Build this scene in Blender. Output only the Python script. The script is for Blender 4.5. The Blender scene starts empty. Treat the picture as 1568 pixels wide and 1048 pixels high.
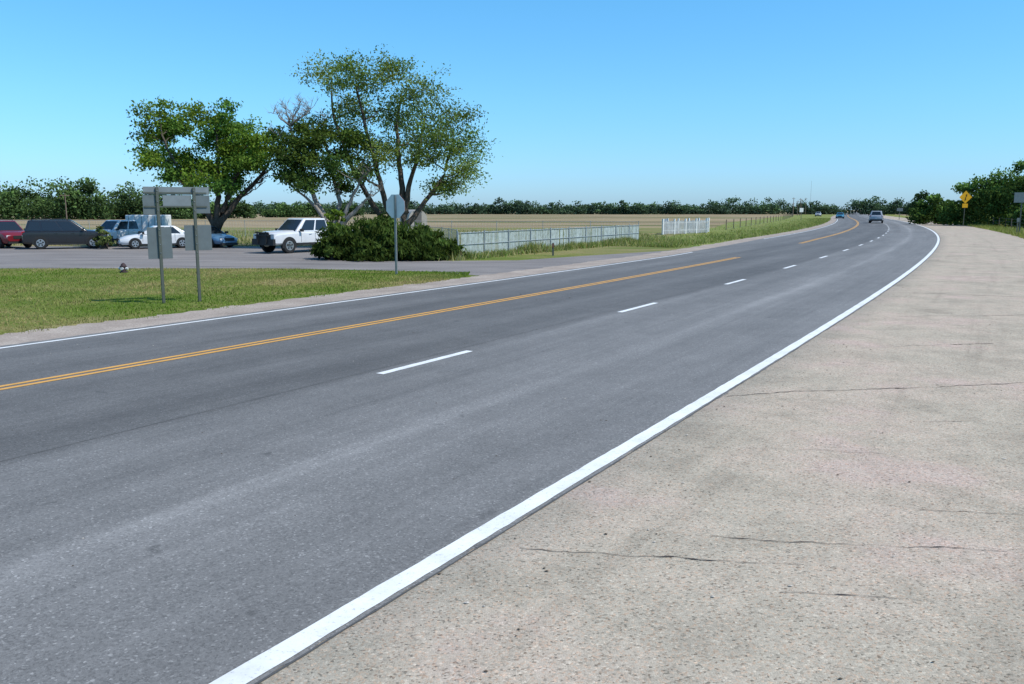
import bpy, math, random
import numpy as np
from mathutils import Vector, Matrix
random.seed(7); rng=np.random.default_rng(7)
scene=bpy.context.scene
COL=scene.collection

# ------------------------------------------------------------------ helpers
def new_obj(name, mesh, mat=None, parent=None, smooth=False):
    o=bpy.data.objects.new(name, mesh); COL.objects.link(o)
    if mat is not None:
        for m in (mat if isinstance(mat,(list,tuple)) else [mat]): mesh.materials.append(m)
    if parent: o.parent=parent
    if smooth:
        mesh.polygons.foreach_set('use_smooth',[True]*len(mesh.polygons))
    return o
def mesh_obj(name, verts, faces, mat=None, parent=None, smooth=False):
    me=bpy.data.meshes.new(name); me.from_pydata([tuple(v) for v in verts],[],faces); me.update()
    return new_obj(name, me, mat, parent, smooth)
def empty(name, loc=(0,0,0), rz=0, s=1):
    o=bpy.data.objects.new(name,None); COL.objects.link(o); o.location=loc; o.rotation_euler=(0,0,rz); o.scale=(s,s,s)
    o.empty_display_size=.3
    return o
class MB:
    """mesh builder collecting primitives"""
    def __init__(s): s.v=[]; s.f=[]; s.m=[]
    def add(s,v,f,mi=0):
        n=len(s.v); s.v+= [tuple(a) for a in v]; s.f+=[tuple(i+n for i in q) for q in f]; s.m+=[mi]*len(f)
    def box(s,c,d,mi=0,rz=0):
        x,y,z=[a/2 for a in d]; ca,sa=math.cos(rz),math.sin(rz); v=[]
        for k in (-z,z):
            for (i,j) in ((-x,-y),(x,-y),(x,y),(-x,y)):
                v.append((c[0]+i*ca-j*sa,c[1]+i*sa+j*ca,c[2]+k))
        s.add(v,[(0,3,2,1),(4,5,6,7),(0,1,5,4),(1,2,6,5),(2,3,7,6),(3,0,4,7)],mi)
    def tube(s,pts,rad,n=6,mi=0,cap=True):
        pts=[Vector(p) for p in pts]; v=[]; f=[]
        up=Vector((.13,.31,.94))
        for i,p in enumerate(pts):
            d=(pts[min(i+1,len(pts)-1)]-pts[max(i-1,0)])
            if d.length<1e-6: d=Vector((0,0,1))
            d.normalize()
            a=d.cross(up if abs(d.dot(up))<.95 else Vector((1,0,0))).normalized(); b=d.cross(a)
            for k in range(n):
                t=2*math.pi*k/n; v.append(p+(a*math.cos(t)+b*math.sin(t))*rad[i])
        for i in range(len(pts)-1):
            for k in range(n):
                f.append((i*n+k,i*n+(k+1)%n,(i+1)*n+(k+1)%n,(i+1)*n+k))
        if cap:
            f.append(tuple(range(n-1,-1,-1))); f.append(tuple((len(pts)-1)*n+k for k in range(n)))
        s.add(v,f,mi)
    def obj(s,name,mats,parent=None,smooth=False):
        o=mesh_obj(name,s.v,s.f,mats,parent,smooth)
        o.data.polygons.foreach_set('material_index',s.m)
        return o
def bevel(o,w,seg=2):
    b=o.modifiers.new('bevel','BEVEL'); b.width=w; b.segments=seg; b.limit_method='ANGLE'; b.angle_limit=math.radians(30)

# ------------------------------------------------------------------ material helpers
def nmat(name,rough=.8,spec=.3):
    m=bpy.data.materials.new(name); m.use_nodes=True; nt=m.node_tree
    b=nt.nodes['Principled BSDF']; b.inputs['Roughness'].default_value=rough
    b.inputs['Specular IOR Level'].default_value=spec
    return m,nt,b
def N(nt,t,**k):
    n=nt.nodes.new(t)
    for a,v in k.items(): setattr(n,a,v)
    return n
def noise(nt,vec,scale,detail=4,rough=.55,dist=0):
    n=N(nt,'ShaderNodeTexNoise'); n.inputs['Scale'].default_value=scale; n.inputs['Detail'].default_value=detail
    n.inputs['Roughness'].default_value=rough; n.inputs['Distortion'].default_value=dist
    if vec is not None: nt.links.new(vec,n.inputs['Vector'])
    return n.outputs['Fac']
def vor(nt,vec,scale,feat='F1',out='Distance'):
    n=N(nt,'ShaderNodeTexVoronoi'); n.feature=feat; n.inputs['Scale'].default_value=scale
    nt.links.new(vec,n.inputs['Vector']); return n.outputs[out]
def ramp(nt,fac,stops,interp='LINEAR'):
    r=N(nt,'ShaderNodeValToRGB'); r.color_ramp.interpolation=interp
    el=r.color_ramp.elements
    while len(el)>1: el.remove(el[-1])
    for i,(p,c) in enumerate(stops):
        e=el[0] if i==0 else el.new(p)
        e.position=p; c=(c,c,c) if not isinstance(c,(tuple,list)) else c
        e.color=(c[0],c[1],c[2],1)
    nt.links.new(fac,r.inputs['Fac']); return r.outputs['Color']
def mix(nt,a,b,fac,mode='MIX'):
    n=N(nt,'ShaderNodeMix'); n.data_type='RGBA'; n.blend_type=mode; n.clamp_factor=True
    for s,i in ((a,6),(b,7)):
        if isinstance(s,(tuple,list)): n.inputs[i].default_value=(s[0],s[1],s[2],1)
        else: nt.links.new(s,n.inputs[i])
    if isinstance(fac,(int,float)): n.inputs[0].default_value=fac
    else: nt.links.new(fac,n.inputs[0])
    return n.outputs[2]
def mapping(nt,vec,scale=(1,1,1),rot=(0,0,0),loc=(0,0,0)):
    n=N(nt,'ShaderNodeMapping'); n.inputs['Scale'].default_value=scale; n.inputs['Rotation'].default_value=rot
    n.inputs['Location'].default_value=loc
    nt.links.new(vec,n.inputs['Vector']); return n.outputs['Vector']
def pos(nt): return N(nt,'ShaderNodeNewGeometry').outputs['Position']
def bump(nt,b,h,strength=.3,dist=.01):
    n=N(nt,'ShaderNodeBump'); n.inputs['Strength'].default_value=strength; n.inputs['Distance'].default_value=dist
    nt.links.new(h,n.inputs['Height']); nt.links.new(n.outputs['Normal'],b.inputs['Normal'])
def mrange(nt,v,a,b,c=0,d=1,smooth=False):
    n=N(nt,'ShaderNodeMapRange'); n.inputs[1].default_value=a; n.inputs[2].default_value=b
    n.inputs[3].default_value=c; n.inputs[4].default_value=d; n.clamp=True
    if smooth: n.interpolation_type='SMOOTHSTEP'
    nt.links.new(v,n.inputs[0]); return n.outputs[0]
def plain(name,col,rough=.6,metal=0,spec=.3,var=.12,scale=6):
    m,nt,b=nmat(name,rough,spec); b.inputs['Metallic'].default_value=metal
    f=noise(nt,N(nt,'ShaderNodeTexCoord').outputs['Object'],scale,5)
    d=tuple(c*(1-var) for c in col); l=tuple(min(1,c*(1+var)) for c in col)
    nt.links.new(ramp(nt,f,[(.3,d),(.7,l)]),b.inputs['Base Color']); return m

# ------------------------------------------------------------------ road curve
ty=[-80,5,20,40,55,75,100,145,208,300,400,3000]
tm=[.60,.60,.578,.54,.516,.474,.437,.397,.37,.385,.40,.40]
YY=np.arange(-80,3000,.5); MM=np.interp(YY,ty,tm)
MM=np.convolve(np.pad(MM,20,mode='edge'),np.ones(41)/41,'valid')
XX=np.concatenate([[0],np.cumsum((MM[1:]+MM[:-1])/2*.5)]); XX+= -1.3-np.interp(3.7,YY,XX)
def RP(y,t):
    x=np.interp(y,YY,XX); m=np.interp(y,YY,MM); l=math.hypot(1,m)
    return (x-t/l, y+t*m/l)
def strip(name,t0,t1,y0,y1,z,mat,cols=1,jit0=0,jit1=0,parent=None):
    f0=t0 if callable(t0) else (lambda y:t0); f1=t1 if callable(t1) else (lambda y:t1)
    k1,k2=(.12,.012) if (jit0 or jit1) else (.6,.035)
    ys=[y0]
    while ys[-1]<y1: ys.append(min(y1,ys[-1]+max(k1,abs(ys[-1])*k2)))
    v=[];uv=[];f=[];n=cols+1
    for i,y in enumerate(ys):
        a=f0(y)+jit0*(random.random()-.5)*2; b=f1(y)+jit1*(random.random()-.5)*2
        for k in range(n):
            t=a+(b-a)*k/cols; p=RP(y,t); v.append((p[0],p[1],z)); uv.append((y,t))
    for i in range(len(ys)-1):
        for k in range(cols): f.append((i*n+k,(i+1)*n+k,(i+1)*n+k+1,i*n+k+1))
    o=mesh_obj(name,v,f,mat,parent)
    me=o.data
    if me.polygons[0].normal.z<0: me.flip_normals()
    ul=me.uv_layers.new(name='road')
    for lp in me.loops: ul.data[lp.index].uv=uv[lp.vertex_index]
    return o
def wid(base,far): return lambda y: base+(far-base)*min(1,max(0,(y-36)/25))
tY=wid(7.75,8.3); tW=wid(10.9,12.0)
tRoadL=lambda y: tW(y)+.25
tShL=lambda y: tW(y)+1.6

# ------------------------------------------------------------------ materials : ground
def mat_asphalt():
    m,nt,b=nmat('asphalt',.8,.25); P=pos(nt)
    uv=N(nt,'ShaderNodeUVMap'); uv.uv_map='road'; sep=N(nt,'ShaderNodeSeparateXYZ'); nt.links.new(uv.outputs[0],sep.inputs[0])
    t=sep.outputs[1]
    wob=mapping(nt,uv.outputs[0],(.25,2.2,1)); wn=noise(nt,wob,1,4,.6)
    add=N(nt,'ShaderNodeMath',operation='MULTIPLY_ADD'); nt.links.new(wn,add.inputs[0]); add.inputs[1].default_value=.45; nt.links.new(t,add.inputs[2])
    tt=mrange(nt,add.outputs[0],0.22,13.22,0,1)
    def T(x): return x/13
    base=ramp(nt,tt,[(0,.175),(T(.8),.162),(T(1.7),.172),(T(1.95),.188),(T(2.15),.222),(T(2.4),.180),(T(3.3),.152),(T(4.22),.160),(T(4.5),.120),(T(5.2),.110),(T(6.0),.128),(T(6.9),.112),(T(7.7),.120),(T(8.6),.112),(T(9.4),.142),(T(10.2),.124),(T(10.9),.15),(1,.17)])
    n1=noise(nt,mapping(nt,uv.outputs[0],(.06,.5,1)),1.5,5,.6)
    c=mix(nt,base,ramp(nt,n1,[(.3,.82),(.7,1.16)]),1,'MULTIPLY')
    ns=noise(nt,mapping(nt,uv.outputs[0],(.12,5,1)),1.5,5,.65)
    c=mix(nt,c,ramp(nt,ns,[(.3,.90),(.7,1.08)]),1,'MULTIPLY')
    n2=noise(nt,P,1.1,6,.7)
    c=mix(nt,c,ramp(nt,n2,[(.3,.89),(.7,1.10)]),1,'MULTIPLY')
    nsp=noise(nt,P,3.3,2,.5)
    c=mix(nt,c,ramp(nt,nsp,[(.24,.72),(.30,1.0)]),1,'MULTIPLY')
    v=vor(nt,P,75,'F1','Color'); sv=N(nt,'ShaderNodeSeparateColor'); nt.links.new(v,sv.inputs[0])
    c=mix(nt,c,ramp(nt,sv.outputs[0],[(0,.70),(.3,.92),(.8,1.05),(.95,1.18),(1,1.7)]),1,'MULTIPLY')
    n3=noise(nt,P,160,2,.6)
    c=mix(nt,c,ramp(nt,n3,[(.35,.86),(.65,1.14)]),1,'MULTIPLY')
    c=mix(nt,c,(1.03,1.0,.955),1,'MULTIPLY')
    nt.links.new(c,b.inputs['Base Color'])
    bump(nt,b,n3,.3,.003); return m
def mat_concrete():
    m,nt,b=nmat('shoulder_surface',.92,.12); P=pos(nt)
    n1=noise(nt,P,.45,6,.6)
    c=ramp(nt,n1,[(.30,(.35,.300,.232)),(.45,(.390,.338,.262)),(.55,(.415,.348,.272)),(.63,(.435,.343,.282)),(.78,(.46,.40,.32))])
    n2=noise(nt,mapping(nt,P,(1,1,1),(0,0,math.radians(58))),2.6,6,.75)
    c=mix(nt,c,ramp(nt,n2,[(.3,.85),(.5,1.0),(.75,1.08)]),1,'MULTIPLY')
    nl=noise(nt,P,.9,5,.7)
    c=mix(nt,c,ramp(nt,nl,[(.28,.84),(.5,1.0),(.8,1.05)]),1,'MULTIPLY')
    uv=N(nt,'ShaderNodeUVMap'); uv.uv_map='road'
    ns=noise(nt,mapping(nt,uv.outputs[0],(.10,1.6,1),loc=(3,7,0)),1.2,4,.6)
    c=mix(nt,c,ramp(nt,ns,[(.28,.84),(.42,1.0),(.7,1.04)]),1,'MULTIPLY')
    v=vor(nt,P,78,'F1','Color'); sv=N(nt,'ShaderNodeSeparateColor'); nt.links.new(v,sv.inputs[0])
    c=mix(nt,c,ramp(nt,sv.outputs[0],[(0,.42),(.08,.72),(.28,.94),(.8,1.05),(.94,1.16),(1,1.38)]),1,'MULTIPLY')
    c=mix(nt,c,ramp(nt,sv.outputs[1],[(0,(1.08,.93,.86)),(.3,(1,1,1)),(1,(.98,1.0,1.02))]),1,'MULTIPLY')
    v2=vor(nt,P,78,'F1','Distance')
    n3=noise(nt,P,130,3,.7)
    c=mix(nt,c,ramp(nt,n3,[(.33,.74),(.5,1.0),(.68,1.13)]),1,'MULTIPLY')
    sep=N(nt,'ShaderNodeSeparateXYZ'); nt.links.new(uv.outputs[0],sep.inputs[0])
    ad0=N(nt,'ShaderNodeMath',operation='MULTIPLY_ADD'); nt.links.new(n2,ad0.inputs[0]); ad0.inputs[1].default_value=.6; nt.links.new(sep.outputs[1],ad0.inputs[2])
    edge=mrange(nt,ad0.outputs[0],-.45,.25,0,1,True)
    c=mix(nt,c,mix(nt,c,(.80,.82,.84),1,'MULTIPLY'),edge)
    nt.links.new(c,b.inputs['Base Color'])
    ad=N(nt,'ShaderNodeMath',operation='SUBTRACT'); nt.links.new(n3,ad.inputs[0]); nt.links.new(v2,ad.inputs[1])
    bump(nt,b,ad.outputs[0],.4,.004); return m
def mat_gravel():
    m,nt,b=nmat('gravel_shoulder',.95,.1); P=pos(nt)
    c=ramp(nt,noise(nt,P,.8,6,.65),[(.3,(.26,.215,.18)),(.55,(.34,.285,.24)),(.75,(.42,.36,.305))])
    c=mix(nt,c,ramp(nt,noise(nt,P,28,4,.8),[(.3,.6),(.7,1.35)]),1,'MULTIPLY')
    nt.links.new(c,b.inputs['Base Color']); return m
def mat_lot():
    m,nt,b=nmat('parking_lot_asphalt',.9,.15); P=pos(nt)
    c=ramp(nt,noise(nt,mapping(nt,P,(.3,1.2,1)),.7,6,.65),[(.3,(.15,.135,.128)),(.5,(.20,.182,.170)),(.75,(.28,.25,.23))])
    c=mix(nt,c,ramp(nt,noise(nt,P,14,4,.8),[(.3,.75),(.7,1.2)]),1,'MULTIPLY')
    nt.links.new(c,b.inputs['Base Color']); return m
def mat_ground():
    m,nt,b=nmat('ground_soil_and_grass',1,.05); P=pos(nt)
    sep=N(nt,'ShaderNodeSeparateXYZ'); nt.links.new(P,sep.inputs[0]); y=sep.outputs[1]; x=sep.outputs[0]
    nbig=noise(nt,P,.12,5,.6); n1=noise(nt,P,.5,6,.65); nf=noise(nt,P,9,5,.75)
    lawn=ramp(nt,n1,[(.3,(.10,.135,.022)),(.45,(.16,.17,.045)),(.58,(.24,.20,.085)),(.72,(.30,.24,.13))])
    lawn2=ramp(nt,n1,[(.3,(.085,.135,.02)),(.55,(.13,.16,.035)),(.75,(.22,.19,.075))])
    lawn=mix(nt,lawn,lawn2,mrange(nt,nbig,.42,.58))
    lawn=mix(nt,lawn,ramp(nt,nf,[(.3,.55),(.7,1.4)]),1,'MULTIPLY')
    verge=ramp(nt,noise(nt,mapping(nt,P,(.12,.35,1)),1,5,.6),[(.3,(.10,.14,.035)),(.45,(.15,.165,.055)),(.58,(.24,.20,.10)),(.7,(.27,.205,.135))])
    st=noise(nt,mapping(nt,P,(.006,.035,1),(0,0,.06)),1,5,.65)
    field=ramp(nt,st,[(.28,(.20,.15,.10)),(.38,(.13,.145,.055)),(.46,(.26,.20,.125)),(.54,(.32,.25,.15)),(.62,(.20,.175,.09)),(.70,(.29,.215,.14)),(.8,(.14,.16,.06))])
    rows=noise(nt,mapping(nt,P,(.02,1.2,1),(0,0,.1)),1,3,.6)
    field=mix(nt,field,ramp(nt,rows,[(.3,.78),(.7,1.14)]),1,'MULTIPLY')
    field=mix(nt,field,ramp(nt,noise(nt,P,.05,6,.7),[(.35,.82),(.65,1.12)]),1,'MULTIPLY')
    w=N(nt,'ShaderNodeMath',operation='MULTIPLY_ADD'); nt.links.new(nbig,w.inputs[0]); w.inputs[1].default_value=14; nt.links.new(y,w.inputs[2])
    c=mix(nt,lawn,verge,mrange(nt,w.outputs[0],46,58))
    c=mix(nt,c,field,mrange(nt,w.outputs[0],112,120))
    xr=N(nt,'ShaderNodeMath',operation='MULTIPLY_ADD'); nt.links.new(y,xr.inputs[0]); xr.inputs[1].default_value=-.48; nt.links.new(x,xr.inputs[2])
    g=ramp(nt,n1,[(.3,(.05,.085,.018)),(.5,(.12,.15,.035)),(.7,(.22,.19,.09))])
    c=mix(nt,c,g,mrange(nt,xr.outputs[0],-4,4))
    nt.links.new(c,b.inputs['Base Color']); bump(nt,b,nf,.6,.05); return m
def mat_verge(name,a,bb,cc):
    m,nt,b=nmat(name,1,.05); P=pos(nt)
    c=ramp(nt,noise(nt,P,.5,6,.65),[(.3,a),(.5,bb),(.7,cc)])
    c=mix(nt,c,ramp(nt,noise(nt,P,7,5,.75),[(.3,.6),(.7,1.35)]),1,'MULTIPLY')
    nt.links.new(c,b.inputs['Base Color']); return m
def mat_paint(name,col,wear=.62):
    m,nt,b=nmat(name,.6,.3); P=pos(nt)
    f=noise(nt,P,38,5,.75); f2=noise(nt,P,2.5,4,.6)
    c=ramp(nt,f,[(.28,tuple(x*wear for x in col)),(.42,tuple(x*.93 for x in col)),(.7,col)])
    c=mix(nt,c,ramp(nt,f2,[(.3,.84),(.6,1)]),1,'MULTIPLY')
    nt.links.new(c,b.inputs['Base Color']); return m
M_asph=mat_asphalt(); M_conc=mat_concrete(); M_grav=mat_gravel(); M_lot=mat_lot(); M_ground=mat_ground()
M_white=mat_paint('road_paint_white',(.76,.76,.74),.42); M_yel=mat_paint('road_paint_yellow',(.68,.35,.07),.42)
M_crack=plain('crack_filler',(.075,.055,.045),.95)
M_vergeR=mat_verge('verge_right',(.09,.14,.022),(.18,.19,.05),(.30,.25,.12))
M_vergeL=mat_verge('verge_left',(.10,.16,.03),(.17,.20,.055),(.29,.24,.12))

# ------------------------------------------------------------------ ground & road
g=[-6000,-800,-200,-60,-20,0,20,60,200,800,6000]
gy=[-200,-40,0,20,40,60,100,200,500,1500,9000]
v=[(a,b,0) for b in gy for a in g]; n=len(g)
f=[(j*n+i,j*n+i+1,(j+1)*n+i+1,(j+1)*n+i) for j in range(len(gy)-1) for i in range(n-1)]
mesh_obj('ground',v,f,M_ground)
def poly(name,pts,z,mat):
    o=mesh_obj(name,[(x,y,z) for x,y in pts],[tuple(range(len(pts)))],mat)
    if o.data.polygons[0].normal.z<0: o.data.flip_normals()
    return o
def jag(a,b,k,j):
    return [(a[0]+(b[0]-a[0])*i/k+random.uniform(-j,j),a[1]+(b[1]-a[1])*i/k+random.uniform(-j,j)) for i in range(k)]
near=jag((-90,33.5),(-19.4,32.4),40,.1)+jag((-19.4,32.4),(-9,32.4),12,.06)+jag((-9,32.4),(-2.6,30.6),10,.06)
pa=RP(28,11.6); pb=RP(42.5,12.3)
lotpts=near+[(-2.6,30.6),(-1.2,28.8),(pa[0],pa[1]),RP(33,11.4),RP(37,11.4),pb,(3.2,41.0),(0.2,37.6),(-2.4,37.3),(-8.5,38),(-8.6,52.2),(-40,52.6),(-90,53.5)]
poly('parking_lot',lotpts,.004,M_lot)
strip('verge_left',lambda y:tW(y)+1.4,lambda y:tW(y)+6+min(12,max(0,(y-44)*.12)),46,420,.004,M_vergeL,3,jit1=.5)
strip('verge_right',-5.2,-13,-30,500,.004,M_vergeR,3,jit1=.6)
strip('gravel_shoulder',lambda y:tW(y)+.15,tShL,-40,600,.008,M_grav,2,jit1=.12)
strip('shoulder_pavement',.05,-6.0,-40,700,.008,M_conc,4,jit1=.12)
strip('road',-.10,tRoadL,-60,1500,.012,M_asph,12,jit0=.018,jit1=.03)
mk=empty('road_markings')
strip('edge_line_right',-.068,.080,-40,700,.0165,M_white,1,jit0=.005,jit1=.005,parent=mk)
for a,bb in ((-40,39.5),(60,420)):
    strip('edge_line_left',lambda y:tW(y)-.05,lambda y:tW(y)+.055,a,bb,.0165,M_white,1,jit0=.004,jit1=.004,parent=mk)
for a,bb in ((-40,36.2),(53,420)):
    strip('centre_line_a',lambda y:tY(y)-.14,lambda y:tY(y)-.045,a,bb,.0165,M_yel,1,jit0=.004,jit1=.004,parent=mk)
    strip('centre_line_b',lambda y:tY(y)+.045,lambda y:tY(y)+.14,a,bb,.0165,M_yel,1,jit0=.004,jit1=.004,parent=mk)
for k in range(0,45):
    y0=9.08+7.02*k
    strip('lane_dash',4.22,4.35,y0,y0+1.9,.0165,M_white,1,jit0=.003,jit1=.003,parent=mk)
ck=MB()
def crack(pts,w=.008,z=.0135,seg=.05,jit=.012):
    P=[]
    for a,b in zip(pts[:-1],pts[1:]):
        d=math.dist(a,b); k=max(2,int(d/seg))
        P+=[(a[0]+(b[0]-a[0])*i/k,a[1]+(b[1]-a[1])*i/k) for i in range(k)]
    P.append(pts[-1]); off=0; v=[]; lw=1; ph=random.uniform(0,6)
    for i,(x,y) in enumerate(P):
        off=off*.88+random.uniform(-jit,jit)*1.3; lw=min(1.5,max(.05,lw+random.uniform(-.3,.3))); ww=w*lw*random.uniform(.4,1.0)*.8
        if random.random()<.05: ww*=2.2
        yo=off+.05*math.sin(x*1.3+ph)
        v+= [(x,y+yo-ww,z),(x,y+yo+ww,z)]
    ck.add(v,[(2*i,2*i+2,2*i+3,2*i+1) for i in range(len(P)-1)])
crack([(0.05,5.25),(.8,5.16),(1.8,5.08)],.006); crack([(1.35,5.55),(2.1,5.4),(3.3,5.2),(6,5.0)],.007)
crack([(3.0,5.95),(3.7,5.9),(5.5,5.8)],.007); crack([(2.55,9.8),(3.5,10.15),(6.6,10.7),(9,11.2)],.011)
crack([(5.6,13.5),(6.5,13.7),(8,13.9)],.013); crack([(8,17.5),(11.5,17.9)],.015)
for yy in (23,29,36.5,45,54,66):
    a=RP(yy,-.4 if yy%2 else -2.3); b=RP(yy+.4,-5.8); crack([a,b],.02,seg=.2,jit=.03)
crack([(1.55,4.6),(2.4,4.5)],.003); crack([(2.2,7.6),(3.4,7.5)],.004); crack([(4.3,8.6),(6.4,8.8)],.004)
crack([(1.9,8.9),(3.0,9.0)],.004); crack([(4.6,12.0),(5.6,12.2)],.005)
ck.obj('pavement_cracks',[M_crack])
sm=MB()
def seam(t,y0,y1,w,z=.0138,step=.25):
    ys=np.arange(y0,y1,step); v=[]; o=0
    for y in ys:
        o=o*.9+random.uniform(-.006,.006); ww=w*random.uniform(.3,1)
        a=RP(y,t+o-ww); b=RP(y,t+o+ww); v+=[(a[0],a[1],z),(b[0],b[1],z)]
    sm.add(v,[(2*i,2*i+1,2*i+3,2*i+2) for i in range(len(ys)-1)])
seam(4.55,-20,90,.012); seam(-.105,-20,80,.010)
M_seam=plain('seam_tar',(.08,.078,.075),.8)
so=sm.obj('road_seams',[M_seam])
if so.data.polygons[0].normal.z<0: so.data.flip_normals()
db=MB()
for i in range(700):
    if i<300: y=random.uniform(3,28); t=-random.uniform(.3,5.6)
    elif i<520: y=random.uniform(3,30); t=random.uniform(.3,10.5)
    else: y=random.uniform(3,25); t=-random.uniform(.12,1.0)
    x,y=RP(y,t); s=random.uniform(.004,.012)*(1 if random.random()<.96 else 2.0); a=random.uniform(0,6.3)
    k=5; v=[(x+s*math.cos(a+j*6.283/k)*random.uniform(.6,1.9),y+s*math.sin(a+j*6.283/k)*random.uniform(.5,1.0),.014) for j in range(k)]+[(x,y,.014+s*.6)]
    db.add(v,[(j,(j+1)%k,k) for j in range(k)],0 if random.random()<.6 else 1)
db.obj('road_debris',[plain('debris_dark',(.07,.05,.035),.9),plain('debris_stone',(.42,.38,.33),.9)])

# ------------------------------------------------------------------ foliage
def leafmat(name,trans=.3):
    m=bpy.data.materials.new(name); m.use_nodes=True; nt=m.node_tree; nt.nodes.remove(nt.nodes['Principled BSDF'])
    at=N(nt,'ShaderNodeAttribute'); at.attribute_name='leafcol'
    f=noise(nt,pos(nt),1.3,3); c=mix(nt,at.outputs['Color'],ramp(nt,f,[(.3,.8),(.7,1.2)]),1,'MULTIPLY')
    d=N(nt,'ShaderNodeBsdfDiffuse'); t=N(nt,'ShaderNodeBsdfTranslucent'); x=N(nt,'ShaderNodeMixShader'); x.inputs[0].default_value=trans
    nt.links.new(c,d.inputs[0]); nt.links.new(mix(nt,c,(1.1,1.15,.6),1,'MULTIPLY'),t.inputs[0])
    nt.links.new(d.outputs[0],x.inputs[1]); nt.links.new(t.outputs[0],x.inputs[2])
    nt.links.new(x.outputs[0],nt.nodes['Material Output'].inputs[0]); return m
M_leaf=leafmat('leaf',.4); M_leaf_far=leafmat('leaf_far',.2)
def leaves(name,C,S,colr,mat,parent=None,asp=1.6,flat=0,vert=0):
    n=len(C); a=rng.normal(size=(n,3))
    if vert: a[:,2]=abs(a[:,2])+vert
    a/=np.linalg.norm(a,axis=1)[:,None]
    b=rng.normal(size=(n,3)); b-=a*(a*b).sum(1)[:,None]; b/=np.linalg.norm(b,axis=1)[:,None]
    a=a*S[:,None]*asp*.5; b=b*S[:,None]*.5
    V=np.stack([C-a,C+b*.9-a*.1,C+a,C-b*.9-a*.1],1).reshape(-1,3)
    me=bpy.data.meshes.new(name); me.vertices.add(4*n); me.vertices.foreach_set('co',V.astype(np.float32).ravel())
    me.loops.add(4*n); me.loops.foreach_set('vertex_index',np.arange(4*n,dtype=np.int32))
    me.polygons.add(n); me.polygons.foreach_set('loop_start',np.arange(0,4*n,4,dtype=np.int32)); me.polygons.foreach_set('loop_total',np.full(n,4,dtype=np.int32))
    me.update(calc_edges=True)
    at=me.color_attributes.new('leafcol','FLOAT_COLOR','POINT')
    cc=np.ones((4*n,4),np.float32); cc[:,:3]=np.repeat(np.clip(colr,0,1),4,axis=0); at.data.foreach_set('color',cc.ravel())
    return new_obj(name,me,mat,parent)
def bark(name,a,b):
    m,nt,bs=nmat(name,.95,.1); P=pos(nt)
    f=noise(nt,mapping(nt,P,(3,3,.8)),3,5,.7); nt.links.new(ramp(nt,f,[(.3,a),(.7,b)]),bs.inputs['Base Color']); bump(nt,bs,f,.5,.03); return m
M_bark=bark('bark_brown',(.05,.04,.03),(.13,.105,.085)); M_barkp=bark('bark_pale',(.14,.12,.10),(.36,.32,.28))
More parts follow.
